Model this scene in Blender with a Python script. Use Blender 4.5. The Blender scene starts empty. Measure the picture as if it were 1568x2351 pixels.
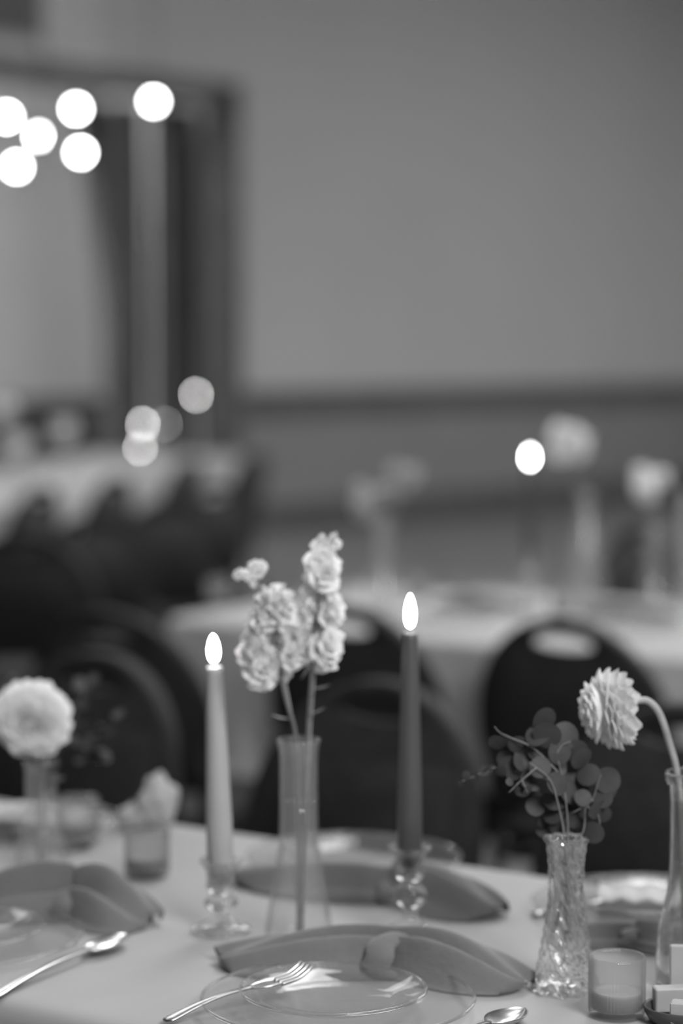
import bpy, math, random
from math import sin, cos, pi, radians, sqrt, atan2
from mathutils import Vector, Matrix, Euler
random.seed(7)
S = bpy.context.scene
COL = S.collection

# ------------------------------------------------------------------ camera
F = 5226.0                      # focal length in pixels of the 1568 px wide frame (80 mm on a 24 mm wide sensor)
PITCH = radians(4.08)
CAMZ = 1.31
cd = bpy.data.cameras.new('camera')
cam = bpy.data.objects.new('camera', cd)
COL.objects.link(cam)
S.camera = cam
cam.location = (0, 0, CAMZ)
cam.rotation_euler = (radians(90) - PITCH, 0, 0)
cd.sensor_fit = 'HORIZONTAL'
cd.sensor_width = 24
cd.lens = F / 1568 * 24
cd.clip_start = .05
cd.clip_end = 100
cd.dof.use_dof = True
cd.dof.focus_distance = 1.83
cd.dof.aperture_fstop = 2.3
cd.dof.aperture_blades = 0

S.view_settings.view_transform = 'Standard'
S.view_settings.look = 'None'
S.view_settings.gamma = 1
S.view_settings.use_curve_mapping = False
S.view_settings.exposure = 0
try:
    S.cycles.use_denoising = True
    S.cycles.denoiser = 'OPENIMAGEDENOISE'
    S.cycles.denoising_prefilter = 'ACCURATE'
    S.cycles.sample_clamp_indirect = 6
    S.cycles.max_bounces = 12
    S.cycles.transparent_max_bounces = 24
    S.cycles.transmission_bounces = 12
    S.cycles.caustics_refractive = True
    S.cycles.use_adaptive_sampling = False
except Exception:
    pass

w = bpy.data.worlds.new('world')
S.world = w
w.use_nodes = True
w.node_tree.nodes['Background'].inputs[0].default_value = (1, 1, 1, 1)
w.node_tree.nodes['Background'].inputs[1].default_value = .05

def area(name, loc, rot, sx, sy, power):
    l = bpy.data.lights.new(name, 'AREA')
    l.shape = 'RECTANGLE'; l.size = sx; l.size_y = sy; l.energy = power
    o = bpy.data.objects.new(name, l)
    o.location = loc; o.rotation_euler = rot
    COL.objects.link(o)
    return o
# the ceiling lamps of the hall (the ceiling is at 4.7 m)
area('ceiling_lamp', (0.9, 2.4, 4.6), (0, 0, radians(50)), 2.0, 1.5, 34)
area('ceiling_lamp', (0.9, 5.6, 4.6), (0, 0, radians(50)), 2.0, 1.2, 170)
area('ceiling_lamp', (-3.4, 6.0, 4.6), (0, 0, radians(50)), 3.0, 2.0, 35)
area('ceiling_lamp', (4.6, 9.0, 4.6), (0, 0, radians(50)), 3.0, 2.0, 190)
area('ceiling_lamp', (-2.0, 9.6, 4.6), (0, 0, radians(50)), 2.4, 1.6, 100)
area('ceiling_lamp', (6.6, 14.8, 4.6), (0, 0, radians(50)), 3.0, 2.0, 230)
def globe(name, loc, power, r=.2):  # soft point light without a fixture, for added fill
    l = bpy.data.lights.new(name, 'POINT'); l.energy = power; l.shadow_soft_size = r
    o = bpy.data.objects.new(name, l); o.location = loc; COL.objects.link(o)
globe('added_fill_light', (6.0, 13.0, 3.9), 330)  # fill added out of view to lift the upper back wall
globe('added_fill_light', (.9, .25, 2.35), 235, .45)          # front fill added near the camera to brighten the flowers
globe('alcove_fill_light', (-4.6, 12.6, 3.9), 640, .3)            # unseen light added to brighten the stage alcove

# ------------------------------------------------------------------ rays
def ray(px, py):
    dx = (px - 784) / F; dv = -(py - 1175.5) / F
    return Vector((dx, cos(PITCH) + dv * sin(PITCH), -sin(PITCH) + dv * cos(PITCH)))
def pt(px, py, z):
    d = ray(px, py); t = (z - CAMZ) / d.z
    return Vector((d.x * t, d.y * t, z))
def pd(px, py, Y):
    d = ray(px, py); t = Y / d.y
    return Vector((d.x * t, Y, CAMZ + d.z * t))

# ------------------------------------------------------------------ materials
def nodes(m):
    m.use_nodes = True
    return m.node_tree, m.node_tree.nodes['Principled BSDF']
def setin(p, names, v):
    for n in names:
        if n in p.inputs:
            p.inputs[n].default_value = v; return
MATS = {}
def mat(name, g, rough=.6, spec=.5, var=.12, scale=30, bump=0, bscale=60, metal=0, sheen=0, sss=0, coat=0, trans=0):
    if name in MATS: return MATS[name]
    m = bpy.data.materials.new(name); t, p = nodes(m)
    tc = t.nodes.new('ShaderNodeTexCoord')
    nz = t.nodes.new('ShaderNodeTexNoise'); nz.inputs['Scale'].default_value = scale; nz.inputs['Detail'].default_value = 4
    t.links.new(tc.outputs['Object'], nz.inputs['Vector'])
    cr = t.nodes.new('ShaderNodeValToRGB')
    a = g * (1 - var); b = min(1, g * (1 + var))
    cr.color_ramp.elements[0].position = .3; cr.color_ramp.elements[0].color = (a, a, a, 1)
    cr.color_ramp.elements[1].position = .7; cr.color_ramp.elements[1].color = (b, b, b, 1)
    t.links.new(nz.outputs['Fac'], cr.inputs[0]); t.links.new(cr.outputs[0], p.inputs['Base Color'])
    p.inputs['Roughness'].default_value = rough; p.inputs['Metallic'].default_value = metal
    setin(p, ['Specular IOR Level'], spec); setin(p, ['Sheen Weight'], sheen); setin(p, ['Coat Weight'], coat)
    setin(p, ['Transmission Weight'], trans)
    if sss:
        setin(p, ['Subsurface Weight'], sss); setin(p, ['Subsurface Radius'], (.02, .02, .02)); setin(p, ['Subsurface Scale'], .4)
    if bump:
        n2 = t.nodes.new('ShaderNodeTexNoise'); n2.inputs['Scale'].default_value = bscale; n2.inputs['Detail'].default_value = 5
        t.links.new(tc.outputs['Object'], n2.inputs['Vector'])
        bp = t.nodes.new('ShaderNodeBump'); bp.inputs['Strength'].default_value = bump; bp.inputs['Distance'].default_value = .01
        t.links.new(n2.outputs['Fac'], bp.inputs['Height']); t.links.new(bp.outputs[0], p.inputs['Normal'])
    MATS[name] = m
    return m
def emis(name, s):
    if name in MATS: return MATS[name]
    m = bpy.data.materials.new(name); t, p = nodes(m)
    t.nodes.remove(p)
    e = t.nodes.new('ShaderNodeEmission'); e.inputs[0].default_value = (1, 1, 1, 1); e.inputs[1].default_value = s
    t.links.new(e.outputs[0], t.nodes['Material Output'].inputs[0])
    MATS[name] = m
    return m
def glass(name, ior=1.45, rough=0, g=.97, clear=.45):
    """solid glass; part of the light goes straight through, as in thin-walled pressed glass"""
    m = bpy.data.materials.new(name); t, p = nodes(m)
    p.inputs['Base Color'].default_value = (g, g, g, 1)
    p.inputs['Roughness'].default_value = rough; p.inputs['IOR'].default_value = ior
    setin(p, ['Transmission Weight'], 1)
    tr = t.nodes.new('ShaderNodeBsdfTransparent'); tr.inputs[0].default_value = (.96, .96, .96, 1)
    mx = t.nodes.new('ShaderNodeMixShader'); mx.inputs[0].default_value = clear
    t.links.new(p.outputs[0], mx.inputs[1]); t.links.new(tr.outputs[0], mx.inputs[2])
    t.links.new(mx.outputs[0], t.nodes['Material Output'].inputs[0])
    return m
def thin(name, body=.98, edge_g=.8, gloss=.9, refl=.55, f0=.03, milk=0, milk_g=.5):
    """clear thin glass: transparent body, gloss rising towards grazing angles, slightly greyer there"""
    m = bpy.data.materials.new(name); t, p = nodes(m)
    t.nodes.remove(p); N = t.nodes
    tr = N.new('ShaderNodeBsdfTransparent'); gl = N.new('ShaderNodeBsdfGlossy'); gl.inputs['Roughness'].default_value = .06
    gl.inputs[0].default_value = (gloss, gloss, gloss, 1)
    lw = N.new('ShaderNodeLayerWeight'); lw.inputs[0].default_value = .5
    def power(e):
        q = N.new('ShaderNodeMath'); q.operation = 'POWER'; q.inputs[1].default_value = e
        t.links.new(lw.outputs['Facing'], q.inputs[0]); return q
    mc = N.new('ShaderNodeMix'); mc.data_type = 'RGBA'
    mc.inputs[6].default_value = (body, body, body, 1); mc.inputs[7].default_value = (edge_g, edge_g, edge_g, 1)
    t.links.new(power(3).outputs[0], mc.inputs[0]); t.links.new(mc.outputs[2], tr.inputs[0])
    ma = N.new('ShaderNodeMath'); ma.operation = 'MULTIPLY_ADD'; ma.inputs[1].default_value = refl; ma.inputs[2].default_value = f0
    t.links.new(power(5).outputs[0], ma.inputs[0])
    mx = N.new('ShaderNodeMixShader')
    t.links.new(ma.outputs[0], mx.inputs[0]); t.links.new(tr.outputs[0], mx.inputs[1]); t.links.new(gl.outputs[0], mx.inputs[2])
    out = mx
    if milk:
        df = N.new('ShaderNodeBsdfTranslucent'); df.inputs[0].default_value = (milk_g, milk_g, milk_g, 1)
        d2 = N.new('ShaderNodeBsdfDiffuse'); d2.inputs[0].default_value = (milk_g, milk_g, milk_g, 1)
        a1 = N.new('ShaderNodeMixShader'); a1.inputs[0].default_value = .5
        t.links.new(df.outputs[0], a1.inputs[1]); t.links.new(d2.outputs[0], a1.inputs[2])
        a2 = N.new('ShaderNodeMixShader'); a2.inputs[0].default_value = milk
        t.links.new(mx.outputs[0], a2.inputs[1]); t.links.new(a1.outputs[0], a2.inputs[2]); out = a2
    t.links.new(out.outputs[0], N['Material Output'].inputs[0])
    MATS[name] = m
    return m
def petal_mat(name, g, tl=.42):
    m = mat(name, g, .7, .2, .05, 70)
    t = m.node_tree; N = t.nodes; p = N['Principled BSDF']
    tb = N.new('ShaderNodeBsdfTranslucent'); mx = N.new('ShaderNodeMixShader'); mx.inputs[0].default_value = tl
    src = p.inputs['Base Color'].links[0].from_socket
    t.links.new(src, tb.inputs[0]); t.links.new(p.outputs[0], mx.inputs[1]); t.links.new(tb.outputs[0], mx.inputs[2])
    t.links.new(mx.outputs[0], N['Material Output'].inputs[0])
    return m
WALL = mat('wall_paint', .40, .8, .2, .04, .6, .05, 40)
ALCOVE = mat('alcove_paint', .62, .8, .2, .03, .8)
WAIN = mat('wainscot_paint', .21, .6, .3, .05, 2)
DARKWOOD = mat('dark_wood', .09, .5, .3, .3, 6)
FLOORM = mat('floor_tile', .13, .55, .3, .15, 3)
CEILM = mat('ceiling_paint', .6, .9, .1, .05, 2)
CURT = mat('curtain_cloth', .085, .9, .1, .25, 9, .2, 50, sheen=.2)
CURT2 = mat('curtain_lining', .08, .9, .1, .25, 9)
CLOTH = mat('tablecloth_linen', .335, .9, .1, .03, 5, .08, 6)
BLACKF = mat('chair_black_frame', .012, .4, .25, .2, 30)
BLACKV = mat('chair_black_vinyl', .019, .6, .15, .2, 30, .2, 200)
NAPK = mat('napkin_grey', .15, .95, .1, .06, 40, .12, 160, sheen=.3)
WAXP = mat('pale_wax', .40, .45, .4, .03, 20, sss=.35)
WAXD = mat('dark_wax', .08, .42, .4, .05, 20, sss=.1)
WAXW = mat('white_wax', .34, .5, .4, .03, 20, sss=.4)
WICK = mat('wick', .03, .9, .1, .2, 50)
STEM = mat('stem_green', .14, .6, .3, .2, 60)
STEMP = mat('stem_pale', .3, .6, .3, .2, 60)
LEAF = mat('eucalyptus_leaf', .048, .6, .3, .25, 60, sss=.1)
LEAFD = mat('dark_leaf', .05, .6, .3, .25, 60)
PETAL = petal_mat('petal_white', .92)
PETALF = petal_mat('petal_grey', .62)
PETALD = petal_mat('petal_dahlia', .90)
STEEL = mat('cutlery_steel', .5, .28, .5, .05, 20, metal=1)
BUTTER = mat('pale_block', .36, .5, .4, .04, 30, sss=.4)
DISH = mat('dark_stoneware', .06, .35, .5, .2, 40)
PAPER = mat('white_paper', .42, .8, .2, .03, 20)
VENTM = mat('dark_grille', .11, .6, .3, .1, 20)
PALEP = mat('pale_panel', .46, .7, .3, .05, 3)
FLAME = emis('flame', 48)
FLAME_T = emis('flame_far', 46)
FLAME_D = emis('flame_dim', 12)
BULB = emis('bulb_glow', 60)
GLASS = glass('clear_glass')
GLASST = thin('thin_glass', .985, .80, refl=.8, f0=.04, milk=.07, milk_g=.8)  # milk imitates the room's reflection in the clear glass
GLASSP = thin('plate_glass', .98, .88, refl=.22, f0=.02, milk=.05, milk_g=.6)
WATER = thin('vase_water', .97, .85, refl=.3)
CRYST = glass('crystal_glass', 1.5, .03, clear=.3)
GLASSB = glass('bottle_glass', 1.48, 0, clear=.15)
STEME = mat('eucalyptus_stem', .17, .6, .3, .2, 60)
FROST = thin('ribbed_glass', .93, .85, refl=.4, milk=.22, milk_g=.5)
BRASS = mat('lamp_metal', .02, .9, .05, .1, 20)

# ------------------------------------------------------------------ mesh builder
class MB:
    def __init__(s): s.v = []; s.f = []
    def add(s, vs, fs, M=None):
        o = len(s.v)
        for v in vs:
            v = Vector(v)
            s.v.append(M @ v if M else v)
        s.f += [tuple(i + o for i in f) for f in fs]
        return s
    def box(s, x0, x1, y0, y1, z0, z1, M=None, bev=0):
        if bev:
            b = min(bev, (x1-x0)/3, (y1-y0)/3, (z1-z0)/3)
            vs = []; fs = []
            rings = []
            for z, k in ((z0, b), (z0 + b, 0), (z1 - b, 0), (z1, b)):
                r = []
                for (x, y) in ((x0+k+b, y0+k), (x1-k-b, y0+k), (x1-k, y0+k+b), (x1-k, y1-k-b), (x1-k-b, y1-k), (x0+k+b, y1-k), (x0+k, y1-k-b), (x0+k, y0+k+b)):
                    r.append(len(vs)); vs.append((x, y, z))
                rings.append(r)
            for a, c in zip(rings, rings[1:]):
                for i in range(8): fs.append((a[i], a[(i+1) % 8], c[(i+1) % 8], c[i]))
            fs.append(tuple(reversed(rings[0]))); fs.append(tuple(rings[-1]))
            return s.add(vs, fs, M)
        vs = [(x, y, z) for x in (x0, x1) for y in (y0, y1) for z in (z0, z1)]
        return s.add(vs, [(0,1,3,2),(4,6,7,5),(0,4,5,1),(2,3,7,6),(0,2,6,4),(1,5,7,3)], M)
    def lathe(s, prof, n=48, M=None, rf=None, closed=False):
        """prof: (r, z) list; rf(r, z, a) optional radius function; r==0 makes a pole"""
        vs = []; rings = []
        for r, z in prof:
            if r <= 1e-6:
                rings.append([len(vs)]); vs.append((0, 0, z))
            else:
                ring = []
                for i in range(n):
                    a = 2 * pi * i / n
                    rr = rf(r, z, a) if rf else r
                    ring.append(len(vs)); vs.append((rr * cos(a), rr * sin(a), z))
                rings.append(ring)
        fs = []
        prs = list(zip(rings, rings[1:]))
        if closed: prs.append((rings[-1], rings[0]))
        for a, b in prs:
            if len(a) == 1 and len(b) == 1: continue
            for i in range(n):
                j = (i + 1) % n
                if len(a) == 1: fs.append((a[0], b[j], b[i]))
                elif len(b) == 1: fs.append((a[i], a[j], b[0]))
                else: fs.append((a[i], a[j], b[j], b[i]))
        return s.add(vs, fs, M)
    def tube(s, pts, rad, n=8, cap=True):
        pts = [Vector(p) for p in pts]
        if not hasattr(rad, '__len__'): rad = [rad] * len(pts)
        vs = []; fs = []; prev = None
        for i, p in enumerate(pts):
            d = (pts[min(i+1, len(pts)-1)] - pts[max(i-1, 0)]).normalized()
            if prev is None:
                a = d.cross(Vector((0, 0, 1)))
                if a.length < .05: a = d.cross(Vector((1, 0, 0)))
            else:
                a = prev - d * prev.dot(d)
            a.normalize(); prev = a; b = d.cross(a)
            for k in range(n):
                t = 2 * pi * k / n
                vs.append(p + (a * cos(t) + b * sin(t)) * rad[i])
        for i in range(len(pts) - 1):
            for k in range(n):
                j = (k + 1) % n
                fs.append((i*n+k, i*n+j, (i+1)*n+j, (i+1)*n+k))
        if cap:
            fs.append(tuple(range(n))[::-1]); fs.append(tuple((len(pts)-1)*n + k for k in range(n)))
        return s.add(vs, fs)
    def ell(s, c, r, n=16, M=None):
        prof = [(sin(pi*i/(n//2)), -cos(pi*i/(n//2))) for i in range(n//2+1)]
        prof[0] = (0, -1); prof[-1] = (0, 1)
        T = Matrix.Translation(c) @ (M or Matrix()) @ Matrix.Diagonal((r[0], r[1], r[2], 1))
        return s.lathe(prof, n, T)
    def mesh(s, name, m, smooth=True):
        me = bpy.data.meshes.new(name)
        me.from_pydata([tuple(v) for v in s.v], [], s.f)
        me.update()
        if smooth: me.polygons.foreach_set('use_smooth', [True] * len(me.polygons))
        me.materials.append(m)
        return me
    def build(s, name, m, parent=None, smooth=True):
        return obj(name, s.mesh(name, m, smooth), parent)
def obj(name, me, parent=None):
    o = bpy.data.objects.new(name, me); COL.objects.link(o); o.parent = parent
    return o
def tag(o, label, cat, group=None, kind=None):
    if label: o['label'] = label
    if cat: o['category'] = cat
    if group: o['group'] = group
    if kind: o['kind'] = kind
    return o
def thing(name, label, cat, loc=(0, 0, 0), rz=0, group=None):
    o = bpy.data.objects.new(name, None); COL.objects.link(o)
    o.empty_display_size = .05
    o.location = loc; o.rotation_euler = (0, 0, rz)
    return tag(o, label, cat, group)
def struct(name, mb, m, parent=None):
    o = mb.build(name, m, parent, smooth=False)
    if parent is None: o['kind'] = 'structure'
    return o
def copy_tree(root, loc, rz, label, group=None):
    def rec(o, parent):
        c = o.copy(); COL.objects.link(c)
        if parent: c.parent = parent
        for ch in kids.get(o, ()): rec(ch, c)
        return c
    kids = {}
    for o in COL.objects:
        if o.parent: kids.setdefault(o.parent, []).append(o)
    r = rec(root, None)
    r.location = loc; r.rotation_euler = (0, 0, rz)
    r['label'] = label
    if group: r['group'] = group
    elif 'group' in r: del r['group']
    return r
def smooth_path(P, k=6):
    P = [Vector(p) for p in P]
    Q = [P[0]*2 - P[1]] + P + [P[-1]*2 - P[-2]]
    out = []
    for i in range(1, len(Q) - 2):
        a, b, c, d = Q[i-1], Q[i], Q[i+1], Q[i+2]
        for j in range(k):
            t = j / k
            out.append(.5 * ((2*b) + (c-a)*t + (2*a-5*b+4*c-d)*t*t + (3*b-a-3*c+d)*t**3))
    out.append(P[-1])
    return out

# ------------------------------------------------------------------ the hall
A = Vector((cos(radians(50)), sin(radians(50)), 0))      # along the back wall
B = Vector((A.y, -A.x, 0))                                # from the back wall into the hall
W0 = Vector((0, 17, 0))
MW = Matrix((( A.x, B.x, 0, W0.x), (A.y, B.y, 0, W0.y), (0, 0, 1, 0), (0, 0, 0, 1)))   # local x along wall, local y into the room
def wall_xz(px, py):
    d = ray(px, py); o = Vector((0, 0, CAMZ))
    n = Vector((B.x, B.y, 0)); t = (W0 - o).dot(n) / d.dot(n)
    p = MW.inverted() @ (o + d * t)
    return p.x, p.z
LX0, LX1, DEEP, HI = -22.0, 9.0, 18.0, 4.7
x_open, _ = wall_xz(505, 500)
_, z_open = wall_xz(200, 190)
x_l = x_open - 6.5
# back wall with a wide opening towards a shallow stage alcove
struct('wall_back', MB().box(x_open, LX1, -.2, 0, 0, HI, MW).box(LX0, x_l, -.2, 0, 0, HI, MW).box(x_l, x_open, -.2, 0, z_open, HI, MW), WALL)
struct('wall_alcove', MB().box(x_l - .2, x_open + .2, -1.3, -1.1, 0, HI, MW)
       .box(x_l - .2, x_l, -1.1, -.2, 0, HI, MW).box(x_open, x_open + .2, -1.1, -.2, 0, HI, MW), ALCOVE)
struct('wall_left', MB().box(LX0 - .2, LX0, 0, DEEP, 0, HI, MW), WALL)
struct('wall_right', MB().box(LX1, LX1 + .2, 0, DEEP, 0, HI, MW), WALL)
struct('wall_front', MB().box(LX0, LX1, DEEP, DEEP + .2, 0, HI, MW), WALL)
struct('ceiling', MB().box(LX0, LX1, -1.3, DEEP, HI, HI + .15, MW), CEILM)
struct('floor', MB().box(LX0, LX1, -1.3, DEEP, -.1, 0, MW), FLOORM)
_, zr = wall_xz(1160, 910)
# chair rail, wainscot and baseboard
struct('trim_1', MB().box(x_open + .12, LX1, 0, .06, zr - .09, zr + .09, MW), DARKWOOD)
struct('trim_2', MB().box(x_open + .12, LX1, 0, .02, .2, zr - .09, MW), WAIN)
struct('baseboard_back', MB().box(x_open + .12, LX1, 0, .05, 0, .2, MW), DARKWOOD)
struct('trim_3', MB().box(x_l - .1, x_open + .1, 0, .1, z_open - .06, z_open + .1, MW), DARKWOOD)
struct('trim_4', MB().box(x_open - .1, x_open + .12, 0, .1, 0, z_open + .1, MW), DARKWOOD)
_, zs = wall_xz(150, 925)
_, zs2 = wall_xz(150, 1010)
struct('trim_5', MB().box(x_l, x_open, -1.1, -1.02, 0, zs - .0, MW), DARKWOOD)
# pale panel and dark vent above the beam
ax0, az0 = wall_xz(85, 100); ax1, _ = wall_xz(215, 100); _, az1 = wall_xz(80, -160)
struct('trim_6', MB().box(ax0, ax1, 0, .05, az0, min(az1, HI - .02), MW), PALEP)
_, bz0 = wall_xz(100, 150); _, bz1 = wall_xz(100, 108)
struct('trim_7', MB().box(x_l, ax1 + .05, 0, .09, bz0, bz1, MW), PALEP)
vx1, vz0 = wall_xz(72, 85)
vent = thing('wall_vent', 'dark square grille high on the wall at the upper left', 'vent')
MB().box(vx1 - 1.0, vx1, 0, .05, vz0, HI - .1, MW).build('frame', VENTM, vent, False)
for i in range(8):
    zz = vz0 + .06 + i * (HI - .2 - vz0) / 8
    MB().box(vx1 - .95, vx1 - .05, .05, .075, zz, zz + .03, MW).build('slat', VENTM, vent, False)
# curtain hanging in the right side of the opening: straight folds, a tied-back swag
def curtain(xa, xb, z0, z1, y, folds, name, m, parent, amp=.06, cut=None):
    nx, nz = 90, 30; vs = []; fs = []
    for j in range(nz + 1):
        tz = j / nz; z = z0 + (z1 - z0) * tz
        for i in range(nx + 1):
            tx = i / nx
            x0 = cut(tz) if cut else xa
            x = x0 + (xb - x0) * tx
            vs.append((x, y + amp * sin(tx * folds * 2 * pi + .6 * sin(3 * tz)) + .02 * sin(tx * 37), z))
    for j in range(nz):
        for i in range(nx):
            a = j * (nx + 1) + i
            fs.append((a, a + 1, a + nx + 2, a + nx + 1))
    o = MB().add(vs, fs, MW).build(name, m, parent)
    md = o.modifiers.new('thick', 'SOLIDIFY'); md.thickness = .012
    return o
xc0, _ = wall_xz(315, 600); xc1, _ = wall_xz(420, 600); xc2, _ = wall_xz(385, 600); xc4, _ = wall_xz(230, 600)
_, zc = wall_xz(350, 215)
cur = thing('curtain', 'dark full-length curtain with heavy folds, gathered at the right of the opening', 'curtain')
curtain(xc2, x_open - .1, .05, z_open - .06, -.12, 5, 'drape', CURT, cur)
curtain(xc0, xc2, .05, z_open - .06, -.22, 3, 'drape', CURT, cur, .05)
cw = lambda t: xc4 + (xc0 + .05 - xc4) * (1 - max(0, (t - .45) / .55)) ** .6
curtain(xc4, xc2, .4, z_open - .06, -.36, 4, 'swag', CURT2, cur, .05, cut=cw)

# hanging lamp with five glowing bulbs, and a single globe lamp
LD = 12.0
bulbs = [pd(15, 268, LD), pd(92, 312, LD + .1), pd(38, 383, LD), pd(175, 250, LD + .15), pd(185, 350, LD - .1)]
cx = pd(98, 300, LD)
ch = thing('hanging_lamp', 'hanging lamp with five glowing round bulbs, upper left in front of the opening', 'lamp', (cx.x, cx.y, cx.z))
MB().tube([(0, 0, .05), (0, 0, HI - cx.z)], .006, 8).build('rod', BRASS, ch)
MB().lathe([(0, -.06), (.010, -.05), (.015, 0), (.010, .05), (0, .06)], 16).build('hub', BRASS, ch)
for b in bulbs:
    l = b - cx
    arm = MB().tube(smooth_path([(0, 0, 0), (l.x * .5, l.y * .5, min(0, l.z) - .03), (l.x, l.y, l.z - .03)]), .004, 6).build('arm', BRASS, ch)
    MB().ell(l, (.021, .021, .021), 12).build('bulb', BULB, ch)
g = pd(353, 233, 13.5)
gl = thing('globe_lamp', 'single glowing globe lamp hanging beside the curtain', 'lamp', g)
MB().ell((0, 0, 0), (.021, .021, .021), 12).build('bulb', BULB, gl)
MB().tube([(0, 0, .02), (0, 0, HI - g.z)], .005, 6).build('rod', BRASS, gl)

# ------------------------------------------------------------------ tables
TZ = .752
ANG = radians(-33)
U = Vector((cos(ANG), sin(ANG), 0)); V = Vector((-sin(ANG), cos(ANG), 0))
def cloth_mesh(L, W, name, parent=None, drop=.7, seed=1):
    """draped cloth: flat top with slightly rounded edge, skirt falling in soft folds"""
    rnd = random.Random(seed)
    ph = [rnd.uniform(0, 6) for _ in range(4)]
    pts = []          # perimeter
    n1, n2 = 90, 34; c = .045
    def corner(cx, cy, a0):
        return [(cx + c * cos(a0 + k * pi / 8), cy + c * sin(a0 + k * pi / 8)) for k in range(5)]
    hx, hy = L / 2, W / 2
    pts += [(-hx + c + (2 * hx - 2 * c) * i / n1, -hy) for i in range(1, n1)]
    pts += corner(hx - c, -hy + c, -pi / 2)
    pts += [(hx, -hy + c + (2 * hy - 2 * c) * i / n2) for i in range(1, n2)]
    pts += corner(hx - c, hy - c, 0)
    pts += [(hx - c - (2 * hx - 2 * c) * i / n1, hy) for i in range(1, n1)]
    pts += corner(-hx + c, hy - c, pi / 2)
    pts += [(-hx, hy - c - (2 * hy - 2 * c) * i / n2) for i in range(1, n2)]
    pts += corner(-hx + c, -hy + c, pi)
    N = len(pts); vs = []; fs = []
    def nrm(i):
        a = Vector(pts[(i + 1) % N]) - Vector(pts[i - 1]); a.normalize()
        return Vector((a.y, -a.x))
    per = [0]
    for i in range(1, N): per.append(per[-1] + (Vector(pts[i]) - Vector(pts[i-1])).length)
    rows = [(-.03, 0), (-.018, -.0002), (-.010, -.0012), (-.004, -.004), (.001, -.009), (.004, -.017), (.0055, -.03)] + [(.008 + .05 * t, -.03 - (drop - .03) * t) for t in [k / 10 for k in range(1, 11)]]
    for off, dz in rows:
        k = max(0, (-dz - .02)) / drop
        for i in range(N):
            s = per[i]
            f = sin(s * 21 + ph[0]) + .6 * sin(s * 37 + ph[1] + 2 * k) + .3 * sin(s * 9 + ph[2])
            q = Vector(pts[i]) + nrm(i) * (off + max(0, .022 * k ** .8 * (f + 1.2)))
            vs.append((q.x, q.y, dz))
    for r in range(len(rows) - 1):
        for i in range(N):
            j = (i + 1) % N
            fs.append((r * N + i, (r + 1) * N + i, (r + 1) * N + j, r * N + j))
    fs.append(tuple(range(N)))
    return MB().add(vs, fs).build(name, CLOTH, parent)
def banquet_table(c, L, W, rz, label, clabel, seed):
    t = thing('banquet_table', label, 'table', (c.x, c.y, 0), rz, None)
    MB().box(-L/2 + .006, L/2 - .006, -W/2 + .006, W/2 - .006, TZ - .034, TZ - .004, bev=.005).build('tabletop', DARKWOOD, t, False)
    for sx in (-1, 1):
        for sy in (-1, 1):
            MB().tube([(sx * (L/2 - .3), sy * (W/2 - .1), 0), (sx * (L/2 - .3), sy * (W/2 - .1), TZ - .034)], .014, 10).build('leg', BLACKF, t)
        MB().tube([(sx * (L/2 - .3), -W/2 + .1, .35), (sx * (L/2 - .3), W/2 - .1, .35)], .01, 8).build('brace', BLACKF, t)
    o = cloth_mesh(L, W, 'tablecloth', None, .27, seed)
    o.location = (c.x, c.y, TZ - .001); o.rotation_euler = (0, 0, rz)
    tag(o, clabel, 'tablecloth')
    return t
Fp = pt(784, 1938, TZ); Np = pt(0, 2292, TZ)
Wt = (Fp - Np).dot(V)
c1 = Fp - V * Wt / 2 + U * (-.36)
L1 = 2.5
banquet_table(c1, L1, Wt, ANG, 'nearest long folding banquet table under its pale cloth, filling the bottom of the picture', 'pale tablecloth on the nearest table, under the place settings and candles', 3)
N2 = pt(950, 1462, TZ); W2 = .86
lc = pt(402, 1410, TZ); lu = (lc - N2).dot(U)
c2 = N2 + V * W2 / 2 + U * (lu + 1.22)
banquet_table(c2, 2.44, W2, ANG, 'middle-distance banquet table standing behind the first row of black chairs', 'pale tablecloth on the middle table, with its skirt showing between the black chairs', 5)
a3 = radians(81); c3 = Vector((-1.28, 10.2, 0))
banquet_table(c3, 4.2, .85, a3, 'farthest banquet table at the left, beyond the slanting row of black chairs', 'pale tablecloth on the farthest table at the left edge', 9)

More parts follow.
